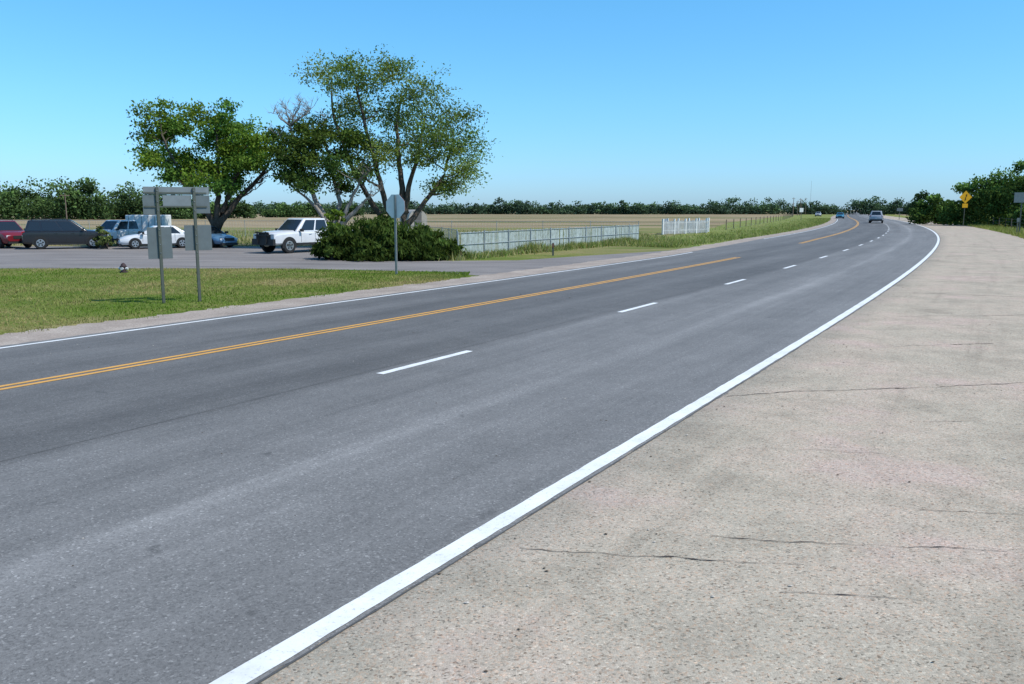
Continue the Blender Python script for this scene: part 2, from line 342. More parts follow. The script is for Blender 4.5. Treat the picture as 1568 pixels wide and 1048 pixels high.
def tree(name,base,clumps,stems,r0,col,nl=52,lsz=(.09,.17),barkm=None,twigs=(),depth=2.6,sig=.27,nsub=14,fork=.9,seed=1,extra=1):
    random.seed(seed); root=empty(name,(base[0],base[1],0)); B=MB()
    nodes=[]
    for si,st in enumerate(stems):
        pts=[];rad=[]; dy=random.uniform(-.8,.8) if si else 0
        L=len(st)
        for i in range((L-1)*5+1):
            k=min(L-2,i//5); u=i/5-k; p=np.array(st[k])*(1-u)+np.array(st[k+1])*u
            q=i/((L-1)*5)
            jx=0 if i==0 else random.uniform(-.05,.05)
            pts.append((p[0]+jx,dy*q*2+random.uniform(-.04,.04)*(i>0),p[1])); rad.append(r0*(1-.78*q)*(1 if si==0 else .8))
            if p[1]>fork: nodes.append((Vector(pts[-1]),rad[-1]))
        rad[0]*=1.35
        B.tube(pts,rad,8)
    cs=[]
    for (x,z,r) in clumps:
        lim=depth*(1-min(.8,abs(x)/9))
        cs.append((x,random.uniform(-lim,lim)*.5,z,r))
        for e in range(extra): cs.append((x*.85+random.uniform(-.4,.4),random.choice((-1,1))*random.uniform(.5,1)*lim,z*.95+random.uniform(-.4,.3),r*.85))
    LC=[];LS=[];LK=[]
    col=np.array(col)
    for (x,y,z,r) in cs:
        c=Vector((x,y,z))
        best=min(nodes,key=lambda n:(n[0]-c).length+max(0,n[0].z-c.z+.6)*2)
        s,rs=best; d=c-s; mid=s+d*.5+Vector((random.uniform(-.2,.2),random.uniform(-.2,.2),-.12*d.length+random.uniform(0,.2)))
        pts=[]
        for i in range(8):
            u=i/7; p=s*(1-u)**2+mid*2*u*(1-u)+c*u*u; pts.append(p+Vector((random.uniform(-.05,.05),random.uniform(-.05,.05),random.uniform(-.05,.05)))*(0<i<7))
        rb=min(rs*.6,.11); B.tube(pts,[rb*(1-.75*i/7) for i in range(8)],6)
        ctint=random.uniform(.72,1.25); yel=random.uniform(-.12,.22)
        for k in range(nsub):
            th=random.uniform(0,6.283); ph=math.acos(random.uniform(-.75,1)); rr=r*random.uniform(.45,1.18)
            o=Vector((math.sin(ph)*math.cos(th)*rr*1.1,math.sin(ph)*math.sin(th)*rr,math.cos(ph)*rr*.8))
            e=c+o; s2=pts[random.choice((5,6,7))]
            B.tube([s2,(s2+e)/2+Vector((0,0,random.uniform(-.1,.15))),e+o*.12],[rb*.25,rb*.16,.006],4,cap=False)
            m=int(nl*random.uniform(.45,1.4)*(.5+r*.5))
            dirv=np.array(o.normalized())
            u=rng.normal(0,1,(m,1))*sig*1.3
            P=np.array(e)+u*dirv*np.array([1,1,.6])+rng.normal(0,1,(m,3))*np.array([sig,sig,sig*.62])
            P[:,2]-=abs(u[:,0])*.15
            LC.append(P); LS.append(rng.uniform(lsz[0],lsz[1],m)); sub=random.uniform(.75,1.25)
            k3=col[None,:]*ctint*sub*rng.uniform(.65,1.4,(m,1)); k3=k3*np.array([1+yel*1.5,1+yel*.6,1-yel*.5])
            LK.append(k3)
    for tw in twigs:
        e=Vector((tw[0],random.uniform(-.6,.6),tw[1])); best=min(nodes,key=lambda n:(n[0]-e).length+max(0,n[0].z-e.z+.6)*2); s=best[0]
        pts=[s.lerp(e,i/6)+Vector((random.uniform(-.1,.1),random.uniform(-.1,.1),random.uniform(-.08,.08)))*(0<i<6) for i in range(7)]
        B.tube(pts,[.07*(1-.85*i/6) for i in range(7)],5)
        for k in range(16):
            p=pts[random.randint(2,6)]; q=p+Vector((random.uniform(-.55,.45),random.uniform(-.5,.5),random.uniform(-.05,.8)))
            B.tube([p,p.lerp(q,.5)+Vector((0,0,.05)),q],[.018,.013,.005],4,cap=False)
            for _ in range(2):
                q2=q.lerp(p,.4)+Vector((random.uniform(-.3,.3),random.uniform(-.3,.3),random.uniform(0,.35))); B.tube([q.lerp(p,.4),q2],[.01,.004],3,cap=False)
    B.obj('trunk_and_limbs',[barkm or M_bark],root,True)
    leaves('crown_leaves',np.concatenate(LC),np.concatenate(LS),np.concatenate(LK),M_leaf,root)
    return root
tree('locust_tree',(-6.9,52),[(-4.3,10.2,1.0),(-2.4,10.3,1.1),(-.2,10.2,1.3),(1.8,9.5,1.3),(3.5,7.9,1.3),(4.2,6.2,1.1),(4.1,4.7,1.0),(3.3,3.6,.8),(1.6,7.4,1.5),(-.8,8.2,1.5),(-3.3,8.5,1.2),(-2.7,6.6,1.2),(-.4,5.9,1.1),(1.8,5.2,1.1),(-4.4,7.0,.8),(2.8,6.3,1.1),(-1.8,4.6,.8)],
     [[(0,-.1),(.3,1.4),(.6,3.2),(1.2,5.2),(1.7,7.6)],[(0,.6),(-.7,2.6),(-1.2,4.8),(-1.8,7.4),(-2.2,9.4)],[(.2,.9),(1.4,2.4),(2.7,4.2),(3.3,6.4)],[(.4,2),(.1,4.5),(-.1,7),(.2,9.2)],[(0,.5),(-1.4,2.2),(-2.8,4.6),(-3.9,7.6),(-4.1,9.3)]],
     .26,(.135,.195,.055),nl=54,lsz=(.06,.125),seed=11,nsub=18,sig=.27,depth=3.4)
tree('deciduous_tree',(-17.9,52),[(-3.2,7.9,.9),(-3.7,6.7,.75),(-3.8,5.5,.6),(-2.5,7.1,.6),(-2.8,5.3,.9),(-.4,7.6,1.0),(.8,7.6,1.0),(1.8,6.8,1.0),(0,6.1,1.2),(-.9,4.9,1.0),(.9,5.1,1.2),(1.7,5.6,.8),(3.4,6.6,.45),(3.6,5.7,.5),(2.7,5.4,.5),(.7,3.9,.8),(-2.0,4.2,.7),(-.2,4.1,.8)],
     [[(.0,-.1),(.0,1.2),(.15,3),(.3,5),(.2,6.8)],[(.0,1.1),(-.8,2.8),(-2,4.6),(-2.8,6.6)],[(.0,1.2),(1.2,2.9),(2.6,4.3),(3.3,5.8)],[(.0,1.3),(.8,3.3),(1.3,5.2),(1.2,7)]],
     .27,(.12,.205,.038),nl=72,lsz=(.08,.15),seed=5,nsub=14,sig=.23,twigs=[(3.2,4.2),(3.7,4.8),(2.6,3.6)])
tree('half_dead_tree',(-10.4,50),[(-2.6,5.1,.7),(-2.3,6.1,.55),(-.7,6.5,.6),(-1.3,5.2,.8),(-2.4,4.1,.7),(.6,5.2,.8),(1.2,6.4,.6),(-1.1,4.0,.6),(-1.7,6.8,.4),(.3,4.2,.5)],
     [[(0,-.1),(-.3,1.4),(-1.2,3.2),(-1.9,5.2),(-2.3,7)],[(.1,.6),(.8,2.2),(1.3,3.2),(1.9,4.3)],[(-.1,.9),(.3,2.6),(-.2,4.6),(-.8,6.8)],[(0,.8),(-.9,2.4),(-2,3.4)],[(.3,1.2),(1.5,2.3),(2.3,3.1)]],
     .22,(.085,.135,.034),nl=66,lsz=(.08,.15),seed=9,nsub=13,sig=.24,barkm=M_barkp,twigs=[(-3.1,7.6),(-2.5,8.0),(-1.7,8.3),(-.9,8.1),(-3.3,6.6),(-2.1,7.4),(-.4,7.5),(-1.2,7.7),(2.2,4.4),(2.8,3.3)],depth=1.6)
def mound(name,base,blobs,n,col,lsz,asp=1.6,vert=0,mat=None):
    root=empty(name,(base[0],base[1],0)); C=[];S=[];K=[]
    tot=sum(b[3]*b[3] for b in blobs)
    for (x,y,z,r,zs) in blobs:
        m=int(n*r*r/tot); ns=max(6,m//55)
        d=rng.normal(size=(ns,3)); d/=np.linalg.norm(d,axis=1)[:,None]; d[:,2]=np.abs(d[:,2])*.95-.1
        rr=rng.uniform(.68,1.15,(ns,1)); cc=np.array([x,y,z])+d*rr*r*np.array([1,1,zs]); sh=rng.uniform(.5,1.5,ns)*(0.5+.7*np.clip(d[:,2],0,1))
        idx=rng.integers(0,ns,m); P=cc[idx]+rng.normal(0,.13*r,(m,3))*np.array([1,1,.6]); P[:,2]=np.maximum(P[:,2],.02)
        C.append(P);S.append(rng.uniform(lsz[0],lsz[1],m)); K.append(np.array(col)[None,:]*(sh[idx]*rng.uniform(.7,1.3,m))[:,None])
    leaves('foliage',np.concatenate(C),np.concatenate(S),np.concatenate(K),mat or M_leaf,root,asp,vert=vert)
    B=MB()
    for (x,y,z,r,zs) in blobs:
        for k in range(5):
            B.tube([(x+random.uniform(-.1,.1),y,0),(x+random.uniform(-.5,.5)*r,y+random.uniform(-.5,.5)*r,z+r*zs*.6)],[.035,.012],5)
    B.obj('stems',[M_bark],root)
    return root
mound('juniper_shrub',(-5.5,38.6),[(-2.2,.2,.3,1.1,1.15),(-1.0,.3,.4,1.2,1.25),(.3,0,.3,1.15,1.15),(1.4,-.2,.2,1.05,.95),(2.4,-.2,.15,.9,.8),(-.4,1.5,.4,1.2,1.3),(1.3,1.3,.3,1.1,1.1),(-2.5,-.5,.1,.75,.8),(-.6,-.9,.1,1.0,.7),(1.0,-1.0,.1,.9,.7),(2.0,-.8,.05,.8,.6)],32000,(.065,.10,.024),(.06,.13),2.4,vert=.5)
mound('green_shrub',(-10.0,47.2),[(0,0,.9,.7,1.2),(.7,.3,.6,.7,1.1),(.2,.2,1.7,.5,1)],5000,(.17,.25,.045),(.08,.15))
mound('sapling_shrub',(-23.4,48.8),[(0,0,.6,.45,1.5),(.2,0,.3,.4,1)],1500,(.16,.20,.07),(.07,.13))
M_blade=leafmat('grass_blade',.3)
def blades(name,P,h,col,w=.012,parent=None):
    n=len(P); h=np.asarray(h); a=rng.uniform(0,6.283,n); d=np.stack([np.cos(a),np.sin(a),0*a],1)*(w*(1+h*3))[:,None]
    lean=rng.normal(0,.45,(n,2))*h[:,None]
    top=P+np.concatenate([lean,h[:,None]],1)
    V=np.stack([P-d,P+d,top],1).reshape(-1,3)
    me=bpy.data.meshes.new(name); me.vertices.add(3*n); me.vertices.foreach_set('co',V.astype(np.float32).ravel())
    me.loops.add(3*n); me.loops.foreach_set('vertex_index',np.arange(3*n,dtype=np.int32)); me.polygons.add(n)
    me.polygons.foreach_set('loop_start',np.arange(0,3*n,3,dtype=np.int32)); me.polygons.foreach_set('loop_total',np.full(n,3,dtype=np.int32)); me.update(calc_edges=True)
    at=me.color_attributes.new('leafcol','FLOAT_COLOR','POINT'); cc=np.ones((3*n,4),np.float32); cc[:,:3]=np.repeat(col,3,axis=0); at.data.foreach_set('color',cc.ravel())
    return new_obj(name,me,M_blade,parent)
def patchn(x,y,s,ph): return (np.sin(x*s+ph)+np.sin(y*s*1.3+ph*2.1+np.sin(x*s*.7))+np.sin((x+y)*s*.6+ph*.7))/3
def gcol(x,y,n):
    p=1.0*patchn(x,y,.55,1.3)+.6*patchn(x,y,1.7,.4)+rng.normal(0,.25,n)+np.clip((-x-11)*.04,-.2,.3); k=np.clip((p+.42),0,1)[:,None]
    return (np.array([[.125,.20,.03]])*(1-k)+np.array([[.35,.28,.13]])*k)*rng.uniform(.65,1.3,(n,1))
n=210000; u=rng.uniform(0,1,n); px=-1.5-58.5*u**1.6; py=rng.uniform(10,33.4,n)
xs=np.interp(py,YY,XX); ms=np.interp(py,YY,MM); tt=(xs-px)/np.hypot(1,ms)
ok=(tt>12.35+.35*patchn(px,py,3,0)+rng.gamma(1,.12,n))&(py<32.4+np.clip((-19.4-px)*.015,0,1)-np.clip((px+9)*.28,0,2)); px=px[ok];py=py[ok]
blades('grass_verge',np.stack([px,py,0*px],1),rng.uniform(.02,.06,len(px))*(1+.6*np.clip(patchn(px,py,2.3,1),0,1)),gcol(px,py,len(px)),.009)
P=[];Hh=[];K=[]
def weeds(n,fy,ft,h,ca,cb,z=0):
    y=fy(n); t=ft(n,y); xs=np.interp(y,YY,XX); ms=np.interp(y,YY,MM); l=np.hypot(1,ms)
    P.append(np.stack([xs-t/l,y+t*ms/l,0*y+z],1)); Hh.append(rng.uniform(h[0],h[1],n)*(1+.5*patchn(xs-t,y,.9,0)))
    k=rng.uniform(0,1,(n,1)); K.append((np.array([ca])*(1-k)+np.array([cb])*k)*rng.uniform(.6,1.3,(n,1)))
weeds(26000,lambda n:25+rng.uniform(0,1,n)**1.6*200,lambda n,y:-5.85-rng.gamma(1.3,1.8,n),(.08,.4),(.14,.22,.03),(.38,.32,.14))
weeds(20000,lambda n:44+rng.uniform(0,1,n)**1.5*180,lambda n,y:13.4+rng.gamma(1.4,1.9,n),(.05,.28),(.13,.21,.04),(.34,.31,.14))
P2=np.concatenate(P);blades('roadside_weeds',P2,np.concatenate(Hh),np.concatenate(K),.014)
fa=np.array([-2.5,38.9]); fb=np.array([8.8,59.5])
n=12000; u=rng.uniform(-.05,1.05,n)[:,None]; q=fa*(1-u)+fb*u+rng.normal(0,.4,(n,2)); k=rng.uniform(0,1,(n,1))
blades('fence_weeds',np.concatenate([q,0*u],1),rng.uniform(.1,.45,n)*(1+.5*patchn(q[:,0],q[:,1],1.2,0)),(np.array([[.12,.21,.035]])*(1-k)+np.array([[.36,.31,.16]])*k),.014)
n=16000; qx=rng.uniform(-45,12,n); qy=rng.uniform(53,90,n); k=rng.uniform(0,1,(n,1))
blades('meadow_grass',np.stack([qx,qy,0*qx],1),rng.uniform(.1,.4,n),(np.array([[.14,.20,.045]])*(1-k)+np.array([[.38,.31,.17]])*k),.018)

def belt(name,trees,nper,lsz,haze,col=(.07,.115,.028)):
    C=[];S=[];K=[]; col=np.array(col)
    for (x,y,h,w) in trees:
        nb=random.randint(9,15); tint=random.uniform(.7,1.3)
        for b in range(nb):
            bx=x+random.uniform(-.5,.5)*w; by=y+random.uniform(-.3,.3)*w; r=min(w*random.uniform(.12,.27),h*.32)
            bz=random.uniform(.15,1)*(h-r*.8)*(1-.35*(abs(bx-x)/(w*.5))**2)
            if b==0: bz=h-r*.8; bx=x
            bz=max(bz,r*.6)
            m=nper//nb; d=rng.normal(size=(m,3)); d/=np.linalg.norm(d,axis=1)[:,None]
            q=np.array([bx,by,bz])+d*r*rng.uniform(.4,1.2,(m,1))*np.array([1.2,1.1,.85])+rng.normal(0,.08*r,(m,3)); q[:,2]=np.maximum(q[:,2],.1)
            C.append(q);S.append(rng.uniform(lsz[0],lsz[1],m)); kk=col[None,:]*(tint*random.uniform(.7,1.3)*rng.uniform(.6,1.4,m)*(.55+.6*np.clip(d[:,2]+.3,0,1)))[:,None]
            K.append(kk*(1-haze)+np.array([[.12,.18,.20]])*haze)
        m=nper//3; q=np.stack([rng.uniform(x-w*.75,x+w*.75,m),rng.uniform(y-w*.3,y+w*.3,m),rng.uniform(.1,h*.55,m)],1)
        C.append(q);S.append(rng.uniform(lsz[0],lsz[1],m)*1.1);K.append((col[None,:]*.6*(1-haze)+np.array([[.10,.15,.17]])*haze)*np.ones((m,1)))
    return leaves(name,np.concatenate(C),np.concatenate(S),np.concatenate(K),M_leaf_far,None,1.2)
random.seed(21)
T=[]; x=-420
while x<172:
    px_=784+1315*x/450; h=6.0+random.uniform(-1.2,1.4)
    if 750<px_<800: h+=2
    if 1120<px_<1210: h+=1.8
    w=random.uniform(7,14); T.append((x,450+random.uniform(-15,15),h,w)); x+=w*.42
x=172
while x<205:
    w=random.uniform(9,13); T.append((x,430+random.uniform(-10,10),random.uniform(7.5,9.5),w)); x+=w*.6
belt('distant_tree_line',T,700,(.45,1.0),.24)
T=[]; x=205
while x<420:
    w=random.uniform(8,14); T.append((x,480-(x-205)*.3+random.uniform(-10,10),random.uniform(5.5,7.5),w)); x+=w*.6
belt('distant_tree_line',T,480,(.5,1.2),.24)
T=[]; x=-260
while x<-84:
    w=random.uniform(8,13); T.append((x,205+random.uniform(-8,10),7.8+random.uniform(-1.3,2.2),w)); x+=w*.45
for q in ((-80,220,6.5,8),(-74,230,5.5,7),(-70,260,4.5,8),(-63,270,5,8),(-58,300,5.5,8)): T.append(q)
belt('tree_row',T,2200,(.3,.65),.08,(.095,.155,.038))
T=[(66.2,124,6.6,5.5),(69.5,120,9.0,7),(72.5,116,10.6,8),(69.2,113,9.6,6.5),(78,108,11.5,8),(66,100,7.4,6),(72,98,9.2,7),(80,102,10.6,9),(66,134,4.6,5),(71,128,6.5,6),(90,104,10,10),(64.5,106,3.2,4)]
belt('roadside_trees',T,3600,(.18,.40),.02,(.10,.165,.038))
T=[(105,215,3.5,6),(111,225,3.2,6),(97,200,2.3,3),(118,230,4,7),(93,190,1.8,3),(76,150,2.4,4)]
belt('roadside_shrubs',T,500,(.3,.6),.08,(.09,.14,.03))
T=[(86.6,182,6.2,3.6)]
belt('cedar_tree',T,1800,(.2,.45),.05,(.055,.095,.03))

# ------------------------------------------------------------------ fences
M_galv=plain('galvanised_steel',(.36,.38,.38),.5,.5); M_slat=plain('fence_slats',(.34,.385,.36),.6,var=.25); M_wp=plain('white_paint',(.66,.66,.64),.5,var=.08); M_wg=plain('weathered_white',(.38,.39,.38),.7,var=.25,scale=2)
M_wood=plain('weathered_wood',(.16,.12,.09),.9)
def slat_fence(name,a,b,h):
    root=empty(name); B=MB(); L=math.dist(a,b); ang=math.atan2(b[1]-a[1],b[0]-a[0]); k=int(L/.1)
    for i in range(k):
        u=(i+.5)/k; x=a[0]+(b[0]-a[0])*u; y=a[1]+(b[1]-a[1])*u; hh=h+random.uniform(-.03,.03)
        if random.random()<.04: continue
        B.box((x,y,.05+hh/2),(.074,.006,hh),0,ang+random.uniform(-.2,.2))
    B.obj('slats',[M_slat],root); B=MB()
    for i in range(int(L/2.4)+1):
        u=min(1,i*2.4/L); x=a[0]+(b[0]-a[0])*u+.03; y=a[1]+(b[1]-a[1])*u-.03; B.tube([(x,y,0),(x,y,h+.12)],[.03,.03],8)
    for z in (.12,h*.55,h+.03): B.tube([(a[0]+.02,a[1]-.02,z),(b[0]+.02,b[1]-.02,z)],[.018,.018],6)
    B.obj('posts_and_rails',[M_galv],root)
slat_fence('slatted_fence',(-2.5,38.9),(8.8,59.5),1.13)
def wire_fence(name,pts,h,sp,m=None,r=.022,mesh=True,nw=5):
    root=empty(name);B=MB();W=MB()
    for a,b in zip(pts[:-1],pts[1:]):
        L=math.dist(a,b); k=max(1,int(L/sp))
        for i in range(k+1):
            u=i/k; x=a[0]+(b[0]-a[0])*u; y=a[1]+(b[1]-a[1])*u; B.tube([(x,y,0),(x,y,h+.05)],[r,r],6)
        for j in range(nw):
            z=.1+(h-.1)*j/(nw-1); rr=.016 if (j==nw-1 and mesh) else .004; W.tube([(a[0],a[1],z),(b[0],b[1],z)],[rr,rr],4)
        if mesh:
            q=int(L/.22)
            for i in range(q):
                for s in (1,-1):
                    u0=i/q; u1=min(1,(i+.22*5*s*.9)/q) if s>0 else max(0,(i-.99)/q)
                    W.tube([(a[0]+(b[0]-a[0])*u0,a[1]+(b[1]-a[1])*u0,.05),(a[0]+(b[0]-a[0])*u1,a[1]+(b[1]-a[1])*u1,h)],[.003,.003],3,cap=False)
    B.obj('posts',[m or M_galv],root); W.obj('wires',[M_galv],root)
wire_fence('chain_link_fence',[(8.8,59.5),(-11,64),(-60,68)],1.4,3)
wire_fence('chain_link_fence',[(-2.5,38.9),(-3.6,44),(-8.5,56),(-11,64)],1.3,2.6)
wire_fence('wire_fence',[RP(40,-9.5),RP(70,-9.5),RP(110,-9),RP(160,-9),RP(230,-9)],1.15,5,M_wood,.05,False,4)
wire_fence('field_fence',[(24,96),(60,190),(95,290)],1.1,7,M_wood,.05,False,3)
root=empty('picket_enclosure');B=MB()
c=[(13.6,77.2),(18.9,83.2),(20.2,88),(14.9,82)]
for a,b in zip(c,c[1:]+c[:1]):
    L=math.dist(a,b);k=int(L/.22);ang=math.atan2(b[1]-a[1],b[0]-a[0])
    for i in range(k):
        u=i/k; hh=1.15+random.uniform(-.04,.04); B.box((a[0]+(b[0]-a[0])*u,a[1]+(b[1]-a[1])*u,.03+hh/2),(.11,.03,hh),0,ang)
    for i in range(int(L/2)+1):
        u=min(1,i*2/L); B.box((a[0]+(b[0]-a[0])*u,a[1]+(b[1]-a[1])*u+.06,.70),(.13,.13,1.42),1,ang)
    for z in (.35,1.05):
        B.box(((a[0]+b[0])/2,(a[1]+b[1])/2+.02,z),(L,.04,.08),0,ang)
B.obj('pickets',[M_wg,M_wp],root)
root=empty('storage_hut',(-11.4,104,0),math.radians(20));B=MB();v=[];ns=12
for yy in (0,5):
    for i in range(ns+1):
        t=math.pi*i/ns; v.append((1.15*math.cos(t),yy,1.1+1.15*math.sin(t)))
    v+=[(-1.15,yy,0),(1.15,yy,0)]
m_=ns+3; f=[(i,i+1,m_+i+1,m_+i) for i in range(ns)]+[(ns,ns+1,m_+ns+1,m_+ns),(ns+2,0,m_,m_+ns+2),tuple(range(m_))[::-1],tuple(range(m_,2*m_))]
B.add(v,f,0); B.box((0,-.02,.95),(.9,.05,1.9),1); B.box((0,-.02,2.02),(1.1,.05,.08),1); B.obj('shell_and_door',[plain('hut_metal',(.36,.32,.27),.6),plain('hut_door',(.12,.11,.10),.7)],root)

# ------------------------------------------------------------------ signs
M_signback=plain('sign_back_aluminium',(.13,.15,.15),.5,.25,var=.1); M_signlight=plain('sign_back_light',(.20,.22,.22),.5,.3,var=.1)
M_post=plain('steel_post',(.10,.11,.09),.6,.4); M_bolt=plain('bolt',(.3,.3,.3),.4,.8); M_yels=plain('yellow_sheeting',(.75,.40,.02),.5); M_black=plain('black_plastic',(.02,.02,.02),.6)
e=Vector((.87,.5)).normalized(); ang=math.atan2(e.y,e.x)
root=empty('route_sign_assembly',(-8.3,20.15,0),ang)
def local_panel(nm,a0,a1,z0,z1,m,y=.04,r=.03):
    B=MB(); B.box(((a0+a1)/2,y,(z0+z1)/2),(a1-a0,.006,z1-z0)); o=B.obj(nm,[m],root); bevel(o,.002,1); return o
B=MB()
for a in (0,.82):
    B.box((a,0,1.33),(.055,.03,2.8)); B.box((a-.03,.012,1.33),(.012,.03,2.78)); B.box((a+.03,.012,1.33),(.012,.03,2.78))
B.obj('posts',[M_post],root)
B=MB()
for z in (2.28,2.6): B.box((.41,.022,z),(1.4,.014,.035))
B.obj('crossbars',[M_post],root)
local_panel('header_panel',-.3,1.17,2.56,2.74,M_signlight); local_panel('left_marker_panel',-.32,-.04,2.1,2.55,M_signback,.042)
local_panel('centre_marker_panel',.12,.76,2.28,2.55,M_signlight,.043); local_panel('right_marker_panel',.8,1.18,2.12,2.55,M_signback,.042)
local_panel('lower_left_panel',-.27,.27,1.06,1.80,M_signback); local_panel('lower_right_panel',.56,1.18,1.24,1.84,M_signback)
B=MB()
for a in (0,.82):
    for z in (1.2,1.4,1.6,1.75,2.2,2.4,2.65): B.tube([(a,-.017,z),(a,-.03,z)],[.011,.011],6)
B.obj('bolts',[M_bolt],root)
root=empty('stop_sign',(-4.0,29.5,0),math.radians(-30)); R=.43
for nm,y,m in (('octagon_back',.0,plain('stop_back',(.66,.68,.68),.5,.1,var=.06)),('octagon_face',.006,plain('stop_red',(.5,.02,.02),.5))):
    v=[(R*math.cos(math.pi/8+k*math.pi/4),y,2.33+R*math.sin(math.pi/8+k*math.pi/4)) for k in range(8)]; v+=[(a,y+.004,c_) for a,_,c_ in v]
    mesh_obj(nm,v,[tuple(range(8)),tuple(range(15,7,-1))]+[(k,(k+1)%8,8+(k+1)%8,8+k)[::-1] for k in range(8)],m,root)
B=MB(); B.box((0,-.03,1.35),(.06,.035,2.7)); B.box((-.035,-.018,1.35),(.012,.03,2.68)); B.box((.035,-.018,1.35),(.012,.03,2.68))
B.obj('post',[plain('galv_post',(.26,.27,.26),.5,.5)],root)
def simple_sign(name,x,y,rz,post_h,panels,pm=None):
    root=empty(name,(x,y,0),rz);B=MB();B.box((0,0,post_h/2),(.09,.06,post_h));B.obj('post',[pm or M_post],root)
    for i,(z,w,h,m,diamond) in enumerate(panels):
        B=MB()
        if diamond:
            s=w*.707; v=[(0,-.05,z-s),(s,-.05,z),(0,-.05,z+s),(-s,-.05,z)]; v+=[(a,-.04,c_) for a,_,c_ in v]
            B.add(v,[(0,1,2,3),(7,6,5,4)]+[(k,4+k,4+(k+1)%4,(k+1)%4) for k in range(4)])
        else: B.box((0,-.045,z),(w,.01,h))
        o=B.obj('panel_%d'%(i+1),[m],root)
    return root
o=simple_sign('curve_warning_sign',62.4,118.5,0,4.3,[(3.95,1.25,1.25,M_yels,True),(2.8,.75,.55,M_yels,False)])
B=MB(); B.tube([(0,-.06,3.55),(0,-.06,3.9),(.12,-.06,4.1),(.12,-.06,4.35)],[.05]*4,4); B.obj('arrow_symbol',[M_black],o)
simple_sign('road_sign',43.2,72.9,math.radians(-15),3.4,[(3.25,1.25,.85,M_signlight,False)])
simple_sign('road_sign',46.6,79.0,0,1.5,[(1.3,.25,.35,M_signback,False)])
simple_sign('road_sign',70.3,139.1,0,3.0,[(2.6,.55,.7,M_wp,False)],M_wood)
simple_sign('road_sign',88,195,0,2.6,[(2.3,1.4,.7,M_signback,False)])
simple_sign('marker_post',2.0,41.6,0,.62,[(.5,.1,.2,plain('marker_brown',(.14,.06,.04)),False)])
simple_sign('road_sign',64,190,.2,2.6,[(2.2,.9,.9,M_wp,False)])
root=empty('fire_hydrant',(-13.8,30.2,0)); B=MB()
B.tube([(0,0,0),(0,0,.05),(0,0,.05),(0,0,.2),(0,0,.21),(0,0,.24),(0,0,.25),(0,0,.31),(0,0,.35)],[.14,.14,.09,.09,.12,.12,.09,.07,.02],14,0)
B.tube([(-.16,0,.15),(.16,0,.15)],[.045,.045],10,1); B.tube([(0,-.15,.15),(0,0,.15)],[.05,.05],10,1); B.obj('body',[plain('hydrant_dark',(.05,.03,.03),.6),plain('hydrant_cap',(.5,.5,.5),.5)],root)
def pole(x,y,h,arm=1.8,r=.14):
    root=empty('utility_pole' if arm else 'radio_mast',(x,y,0),.6);B=MB();B.tube([(0,0,0),(0,0,h)],[r,r*.6],8)
    if arm:
        B.box((0,0,h-.5),(arm,.1,.12))
        for s in (-.4,.4,0): B.tube([(s*arm*1.1,0,h-.44),(s*arm*1.1,0,h-.25)],[.04,.03],6)
    B.obj('pole_and_crossarm',[M_wood],root)
pole(-96,185,5.8);pole(-104,198,5.5)
for (x,y,h) in ((108,330,7),(118,352,7),(128,380,7),(104,318,5),(140,410,8),(113,340,6)): pole(x,y,h)
pole(163,470,18,0,.06)

